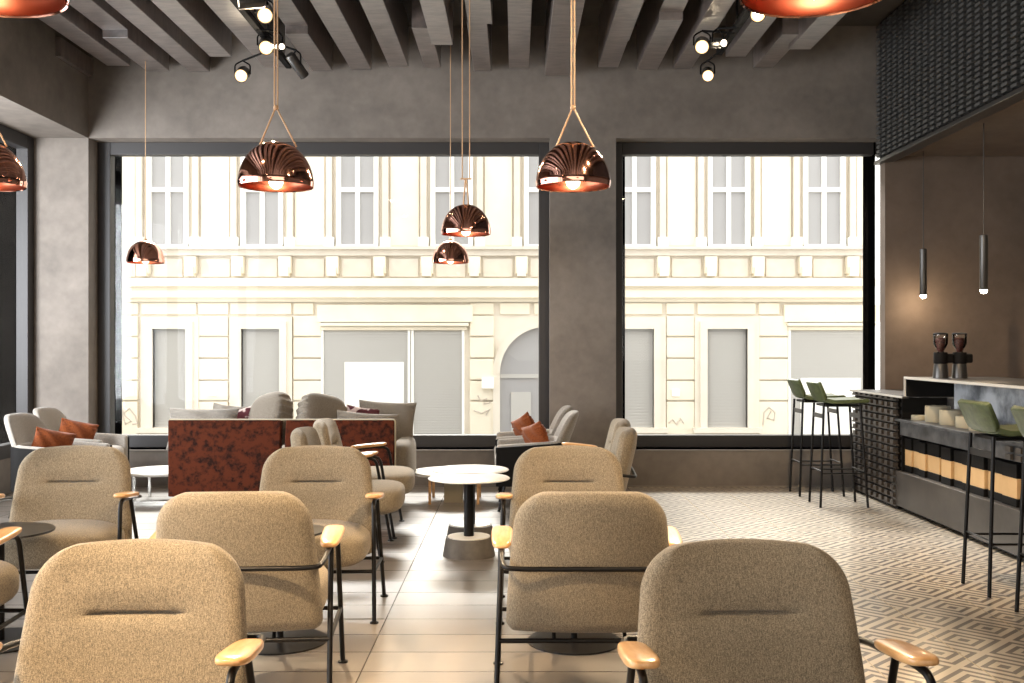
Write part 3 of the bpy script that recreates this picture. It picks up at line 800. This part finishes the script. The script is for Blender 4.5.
# ------------------------------------------------------------------ bar stools (front = +x)
def stool():
    t = tag(empty('bar_stool'), 'x', 'bar stool', 'green bar stools')
    # seat + low back as one bent shell profile in x-z, swept along y
    prof = [(.185, .770), (.17, .782), (.05, .775), (-.08, .772), (-.135, .785), (-.165, .82), (-.205, .915), (-.212, .925)]
    th = .028
    def shell(p, w, name, m):
        vs = []; fs = []; n = len(p); Y = 12
        for sd in (0, 1):
            for i, (x, z) in enumerate(p):
                a = p[max(i-1, 0)]; b = p[min(i+1, n-1)]
                tx, tz = b[0]-a[0], b[1]-a[1]; Ln = math.hypot(tx, tz); nx, nz = -tz/Ln, tx/Ln
                if nz > 0 or (abs(nz) < .7 and nx < 0 and False): pass
                o = -th / 2 if sd == 0 else th / 2
                for j in range(Y + 1):
                    v = -1 + 2 * j / Y
                    curve = .022 * v * v
                    ww = w * (1 if i > 0 else .92) * (.90 if i == n-1 else 1)
                    vs.append((x + nx * o + (curve if z > .80 else 0) , v * ww, z + nz * o + (curve * .4 if z <= .80 else 0)))
        s1 = Y + 1; off = n * s1
        for i in range(n-1):
            for j in range(Y):
                a = i*s1+j; fs.append((a, a+1, a+s1+1, a+s1)); fs.append((off+a, off+a+s1, off+a+s1+1, off+a+1))
        for i in range(n-1):
            a = i*s1; fs.append((a, a+s1, off+a+s1, off+a)); a += Y; fs.append((a, off+a, off+a+s1, a+s1))
        for j in range(Y):
            fs.append((j, off+j, off+j+1, j+1)); a = (n-1)*s1+j; fs.append((a, a+1, off+a+1, off+a))
        return MB().add(vs, fs, True).build(name, m, t, .008, 3)
    shell(prof[:5], .165, 'seat', 'green'); shell(prof[4:], .165, 'backrest', 'green')
    for sx in (-1, 1):
        for sy in (-1, 1):
            MB().tube([(sx*.175, sy*.145, 0), (sx*.135 - .01, sy*.125, .762)], .0095, 10).build('leg', 'steel_black', t)
    fr = MB(); k = .25 / .762
    lx = .175 - (.175 - .135) * k; ly = .145 - .02 * k
    for sy in (-1, 1): fr.tube([(-lx, sy*ly, .25), (lx - .01, sy*ly, .25)], .006)
    fr.tube([(-lx, -ly, .265), (-lx, ly, .265)], .006); fr.tube([(lx - .01, -ly, .265), (lx - .01, ly, .265)], .006)
    fr.build('footrest', 'steel_black', t)
    MB().box(-.152, -.142, -.125, .125, .655, .688).box(.122, .132, -.125, .125, .655, .688).build('cross_plate', 'gunmetal', t)
    MB().box(-.13, .12, -.12, .12, .742, .758).build('seat_pan', 'steel_black', t)
    return t
st = stool()
place(st, USED, (2.43, 8.38, 0), 0, 'olive green bar stool, farther of the two by the window')
place(st, USED, (2.43, 7.82, 0), 0, 'olive green bar stool, nearer of the two by the block-clad bar end')
place(st, USED, (2.43, 5.09, 0), 0, 'olive green bar stool in front of the banded boxes, whole back in view')
place(st, USED, (2.43, 4.53, 0), 0, 'olive green bar stool cut off by the right edge')

# ------------------------------------------------------------------ copper pendants
def pendant(rig):
    t = tag(empty('pendant_lamp'), 'x', 'pendant lamp', 'copper dome pendant lamps')
    R, HH = .15, .178
    out = []; n = 20
    for i in range(n + 1):
        a = PI / 2 * i / n
        out.append((R * math.cos(a) ** .92 if i < n else .001, HH * math.sin(a) ** 1.0))
    out[0] = (R, 0); out[1] = (R * 1.005, .016)
    out[0] = (R * .985, 0)
    sh = MB().lathe(out, 64).build('shade', 'copper', t)
    sh.data.polygons  # open rim is closed below by removing the cap
    bm = bmesh.new(); bm.from_mesh(sh.data)
    big = [f for f in bm.faces if len(f.verts) > 10]; bmesh.ops.delete(bm, geom=big, context='FACES'); bm.to_mesh(sh.data); bm.free()
    inn = [(r * .965, z * .965 + .001) for r, z in out]
    si = MB().lathe(inn, 64).build('shade_lining', 'copper_in', t)
    bm = bmesh.new(); bm.from_mesh(si.data)
    big = [f for f in bm.faces if len(f.verts) > 10]; bmesh.ops.delete(bm, geom=big, context='FACES'); bm.to_mesh(si.data); bm.free()
    MB().lathe([(R * .965, .001), (R * .985, -.002), (R * .992, .004), (R * .97, .006)], 64, closed=True).build('rim', 'copper', t)
    MB().puff(.028, .028, .032, 2, 10, (0, 0, .022)).build('bulb', 'bulb', t)
    MB().tube([(0, 0, .045), (0, 0, .17)], .014, 14).build('lamp_holder', 'ink', t)
    s = MB()
    if rig == 'wide':
        s.tube([(-.066, 0, .162), (-.004, 0, .31)], .0035, 8); s.tube([(.082, 0, .158), (.004, 0, .31)], .0035, 8)
        s.puff(.011, .011, .011, 2, 6, (0, 0, .315)); hang = .32
        MB().tube([(-.006, 0, hang), (-.006, 0, 2.05)], .0032, 8).tube([(.006, 0, hang), (.006, 0, 2.05)], .0032, 8).build('cord', 'cord', t)
    elif rig == 'narrow':
        s.tube([(-.016, 0, .17), (-.003, 0, .33)], .005, 8); s.tube([(.016, 0, .17), (.003, 0, .33)], .005, 8)
        s.box(-.034, .034, -.006, .006, .328, .336); hang = .335
        MB().tube([(-.022, 0, hang), (-.022, 0, 2.05)], .0034, 8).tube([(.022, 0, hang), (.022, 0, 2.05)], .0034, 8).build('cord', 'cord', t)
    else:
        s.lathe([(.001, .175), (.02, .175), (.012, .195), (.001, .198)], 16)
        MB().tube([(0, 0, .19), (0, 0, 2.05)], .0034, 8).build('cord', 'cord', t)
    s.build('strap', 'cord', t)
    return t
pw, pnr, ps = pendant('wide'), pendant('narrow'), pendant('single')
PZ = 1.826
P_ = 'copper dome pendant lamp, '
lampspots = [(pw, X(276, 4.15), 4.15, 1.832, P_ + 'large, hanging before the left part of the window'), (pw, X(573, 4.15), 4.15, 1.832, P_ + 'large, hanging before the pier between windows'),
  (pw, X(-14, 4.15), 4.15, 1.835, P_ + 'half cut off at the left edge by the black window'), (pnr, X(466, 6.24), 6.24, 1.865, P_ + 'mid-sized, upper one of two at the window centre'),
  (ps, X(450.5, 8.43), 8.43, 1.868, P_ + 'small, lower one of two at the window centre'), (ps, X(145.5, 8.43), 8.43, 1.868, P_ + 'small, alone at the far left of the window'),
  (pw, X(-12, 2.08), 2.08, 1.902, P_ + 'very large rim cut off in the top left corner'), (pw, X(815, 2.08), 2.08, 1.902, P_ + 'very large rim cut off at the top right')]
def lamp(kind, name, loc, energy, color=(1, .74, .45), size=.05, aim=None, spot=70, blend=.5):
    l = bpy.data.lights.new(name, kind); l.energy = energy; l.color = color
    if kind == 'AREA': l.size = size
    else: l.shadow_soft_size = size
    o = bpy.data.objects.new(name, l); COL.objects.link(o); o.location = loc
    if aim is not None: o.rotation_euler = (Vector(aim) - Vector(loc)).to_track_quat('-Z', 'Y').to_euler()
    if kind == 'SPOT': l.spot_size = math.radians(spot); l.spot_blend = blend
    return o
for pr, x, y, z, lab in lampspots:
    o = place(pr, USED, (x, y, z), 0, lab)
    k = (3.897 - z) / 2.05
    for c in [q for q in bpy.data.objects if q.parent == o and q.name.startswith('cord')]:
        base = .32; c.scale = (1, 1, 1); c.data = c.data.copy()
        for v in c.data.vertices:
            if v.co.z > 1: v.co.z = CEIL - .002 - z
    lamp('SPOT', 'pendant_light', (x, y, z - .04), 16, (1, .74, .46), .04, (x, y, 0), 140, .8)

# thin tube pendants over the bar
for x, y, zt, zb, lab in ((3.29, 8.38, 1.975, 1.60, 'slim dark metal tube pendant over the bar, farther left one'), (3.29, 7.30, 1.972, 1.587, 'slim dark metal tube pendant over the bar, nearer right one')):
    t = tag(empty('tube_pendant', (x, y, zb)), lab, 'pendant lamp', 'tube pendants over the bar')
    MB().lathe([(.025, 0), (.027, .004), (.027, zt - zb - .004), (.022, zt - zb), (.001, zt - zb)], 28).build('tube_shade', 'gunmetal', t)
    MB().puff(.024, .024, .022, 2, 8, (0, 0, -.004)).build('bulb', 'tube_light', t)
    MB().tube([(0, 0, zt - zb), (0, 0, 2.758 - zb)], .004, 8).build('cord', 'gunmetal', t)
    lamp('POINT', 'tube_pendant_light', (x, y, zb - .05), 4, (1, .78, .52), .03)

# ------------------------------------------------------------------ track spotlights
def track(x, y0, y1, label):
    t = tag(empty('light_track', (x, (y0 + y1) / 2, 3.40)), label, 'light track', 'ceiling light tracks')
    hl = (y1 - y0) / 2
    MB().box(-.022, .022, -hl, hl, 0, .045).build('rail', 'ink', t, .003)
    for k in (-1, 0, 1): MB().box(-.006, .006, k * hl * .8 - .006, k * hl * .8 + .006, .045, CEIL - 3.40).build('hanger', 'ink', t)
track(-1.80, 1.1, 8.28, 'black ceiling light track left of the window centre')
track(1.55, 1.5, 7.9, 'black ceiling light track at the right, near the bar')
def spotlight(loc, aim, lens, label, energy, rr=.045, L=.15, trx=None, ang=60):
    d = (Vector(aim) - Vector(loc)).normalized()
    t = tag(empty('track_spotlight', loc), label, 'spotlight', 'black track spotlights')
    rot = d.to_track_quat('Z', 'Y').to_matrix().to_4x4()
    MB().lathe([(rr * .8, -L), (rr, -L + .01), (rr, 0), (rr * .9, 0), (rr * .88, -.012), (.001, -.012)], 32, mt=rot).build('can', 'gunmetal', t)
    MB().lathe([(.001, -.010), (rr * .66, -.010), (rr * .66, -.002), (.001, .001)], 28, mt=rot).build('lens', lens, t)
    MB().lathe([(rr * .66, -.010), (rr * .88, -.008), (rr * .88, -.004), (rr * .66, -.004)], 28, mt=rot, closed=True).build('lens_ring', 'glow_ring' if lens == 'lens' else 'chrome', t)  # bright lenses: ring emits an imitated glow; the others get plain chrome
    # yoke up to the track
    side = rot @ Vector((1, 0, 0)); b = -d * (L * .55)
    top = Vector((trx - loc[0] if trx is not None else 0, 0, max(3.40 - loc[2], .06)))
    y = MB()
    for s_ in (-1, 1): y.tube([b + side * s_ * (rr + .006), b + side * s_ * (rr + .006) + Vector((0, 0, .07)), b + Vector((0, 0, .10))], .006, 8, .02)
    y.tube([b + Vector((0, 0, .10)), top], .008, 8)
    y.build('yoke', 'ink', t)
    if energy: lamp('SPOT', 'track_spot_light', Vector(loc) + d * .03, energy * 2.2, (1, .74, .46), .04, aim, ang, .6)
    return t
cam = (0, 0, 1.2)
S_ = 'black track spotlight, '
spotlight((X(265, 6.6), 6.6, 3.29), (.0, 1.4, .6), 'lens', S_ + 'upper bright one on the left track', 130, .052, trx=-1.8)
spotlight((X(266, 7.35), 7.35, 3.30), (-.3, 1.6, .5), 'lens', S_ + 'middle bright one on the left track', 110, .052, trx=-1.8)
spotlight((X(241, 7.73), 7.73, 3.20), (-1.4, 1.9, .6), 'lens', S_ + 'lowest bright one at the far end of the left track', 110, .05, trx=-1.8)
spotlight((X(282, 7.25), 7.25, 3.28), (.9, 4.0, 1.9), 'lens_soft', S_ + 'with small round lit face turned right, left track', 0, .03, .13, trx=-1.8)
spotlight((X(310, 7.7), 7.5, 3.14), (-.6, 8.9, 1.8), 'lens_soft', S_ + 'unlit side view, tilted down to the right, left track', 40, .036, .19, trx=-1.8)
spotlight((X(236, 6.3), 6.35, 3.29), (-3.9, 5.6, 2.9), 'lens_soft', S_ + 'dark can at the top edge, left track', 0, .04, .16, trx=-1.8)
spotlight((X(758, 6.58), 6.58, 3.29), (.3, 1.5, .6), 'lens', S_ + 'bright one beside the copper rim, right track', 130, .05, trx=1.55)
spotlight((X(702, 7.33), 7.33, 3.30), (.3, 1.6, .5), 'lens', S_ + 'biggest bright one at the middle of the right track', 110, .052, trx=1.55)
spotlight((X(708, 7.73), 7.73, 3.20), (.6, 1.9, .6), 'lens', S_ + 'lowest bright one at the end of the right track', 110, .045, trx=1.55)
spotlight((X(724, 7.2), 7.2, 3.29), (2.6, 3.6, 2.2), 'lens_soft', S_ + 'with small round lit face turned right, right track', 0, .035, .17, trx=1.55)
# more of the same along the tracks, above and behind the camera's field
spotlight((-1.8, 1.2, 3.29), (-1.0, 2.55, .5), 'lens', S_ + 'on the left track above the front chairs, out of the picture', 420, .05, trx=-1.8, ang=46)
spotlight((-1.8, 3.0, 3.29), (-1.6, 4.6, .3), 'lens', S_ + 'on the left track aimed at the far chairs, out of the picture', 60, .05, trx=-1.8)
spotlight((1.55, 3.2, 3.29), (.3, 4.2, .3), 'lens', S_ + 'on the right track above the centre chairs, out of the picture', 110, .05, trx=1.55)
spotlight((1.55, 4.6, 3.29), (3.0, 6.4, .5), 'lens', S_ + 'on the right track aimed at the bar, out of the picture', 150, .05, trx=1.55, ang=75)
spotlight((1.55, 2.2, 3.29), (-.3, 6.2, .2), 'lens', S_ + 'on the right track aimed at the white tables, out of the picture', 130, .05, trx=1.55)

# ------------------------------------------------------------------ daylight and added fill
sun = bpy.data.lights.new('sun', 'SUN'); sun.energy = 10.0; sun.color = (1, .96, .9); sun.angle = .35
so = bpy.data.objects.new('sun', sun); COL.objects.link(so); so.rotation_euler = Vector((.12, -.75, -.64)).to_track_quat('-Z', 'Y').to_euler()
def area(name, loc, aim, sx, sy, e, col):
    l = bpy.data.lights.new(name, 'AREA'); l.shape = 'RECTANGLE'; l.size = sx; l.size_y = sy; l.energy = e; l.color = col
    o = bpy.data.objects.new(name, l); COL.objects.link(o); o.location = loc
    o.rotation_euler = (Vector(aim) - Vector(loc)).to_track_quat('-Z', 'Y').to_euler(); return o
area('left_window_daylight', (-4.65, 3.2, 1.6), (0, 3.6, 1.4), 5.6, 2.4, 250, (.93, .96, 1))
area('front_fill_light', (.6, -2.1, 2.0), (.3, 4, 1.6), 6.0, 2.2, 90, (1, .93, .84))  # added fill lamp behind the camera; the front wall has no window
area('bay_window_daylight', (-4.75, 6.5, 1.7), (-4.2, 7.3, 1.75), .9, 2.2, 210, (.95, .97, 1))
w = bpy.data.worlds.new('world'); S.world = w; w.use_nodes = True
bg = w.node_tree.nodes['Background']; bg.inputs[0].default_value = (1, .98, .94, 1); bg.inputs[1].default_value = 2.5

# ------------------------------------------------------------------ camera
cd = bpy.data.cameras.new('camera'); co = bpy.data.objects.new('camera', cd); COL.objects.link(co)
co.location = (0, 0, H); co.rotation_euler = (PI / 2, 0, 0)
cd.sensor_width = 36; cd.lens = F / 1024 * 36; cd.shift_x = (512 - CX) / 1024; cd.shift_y = (CY - 341.5) / 1024
cd.clip_start = .05
S.camera = co
S.view_settings.view_transform = 'Standard'; S.view_settings.look = 'None'; S.view_settings.exposure = 0.15; S.view_settings.gamma = 1
S.view_settings.use_curve_mapping = False
S.cycles.use_denoising = True
S.cycles.max_bounces = 8; S.cycles.diffuse_bounces = 4; S.cycles.glossy_bounces = 4
S.cycles.sample_clamp_indirect = 8
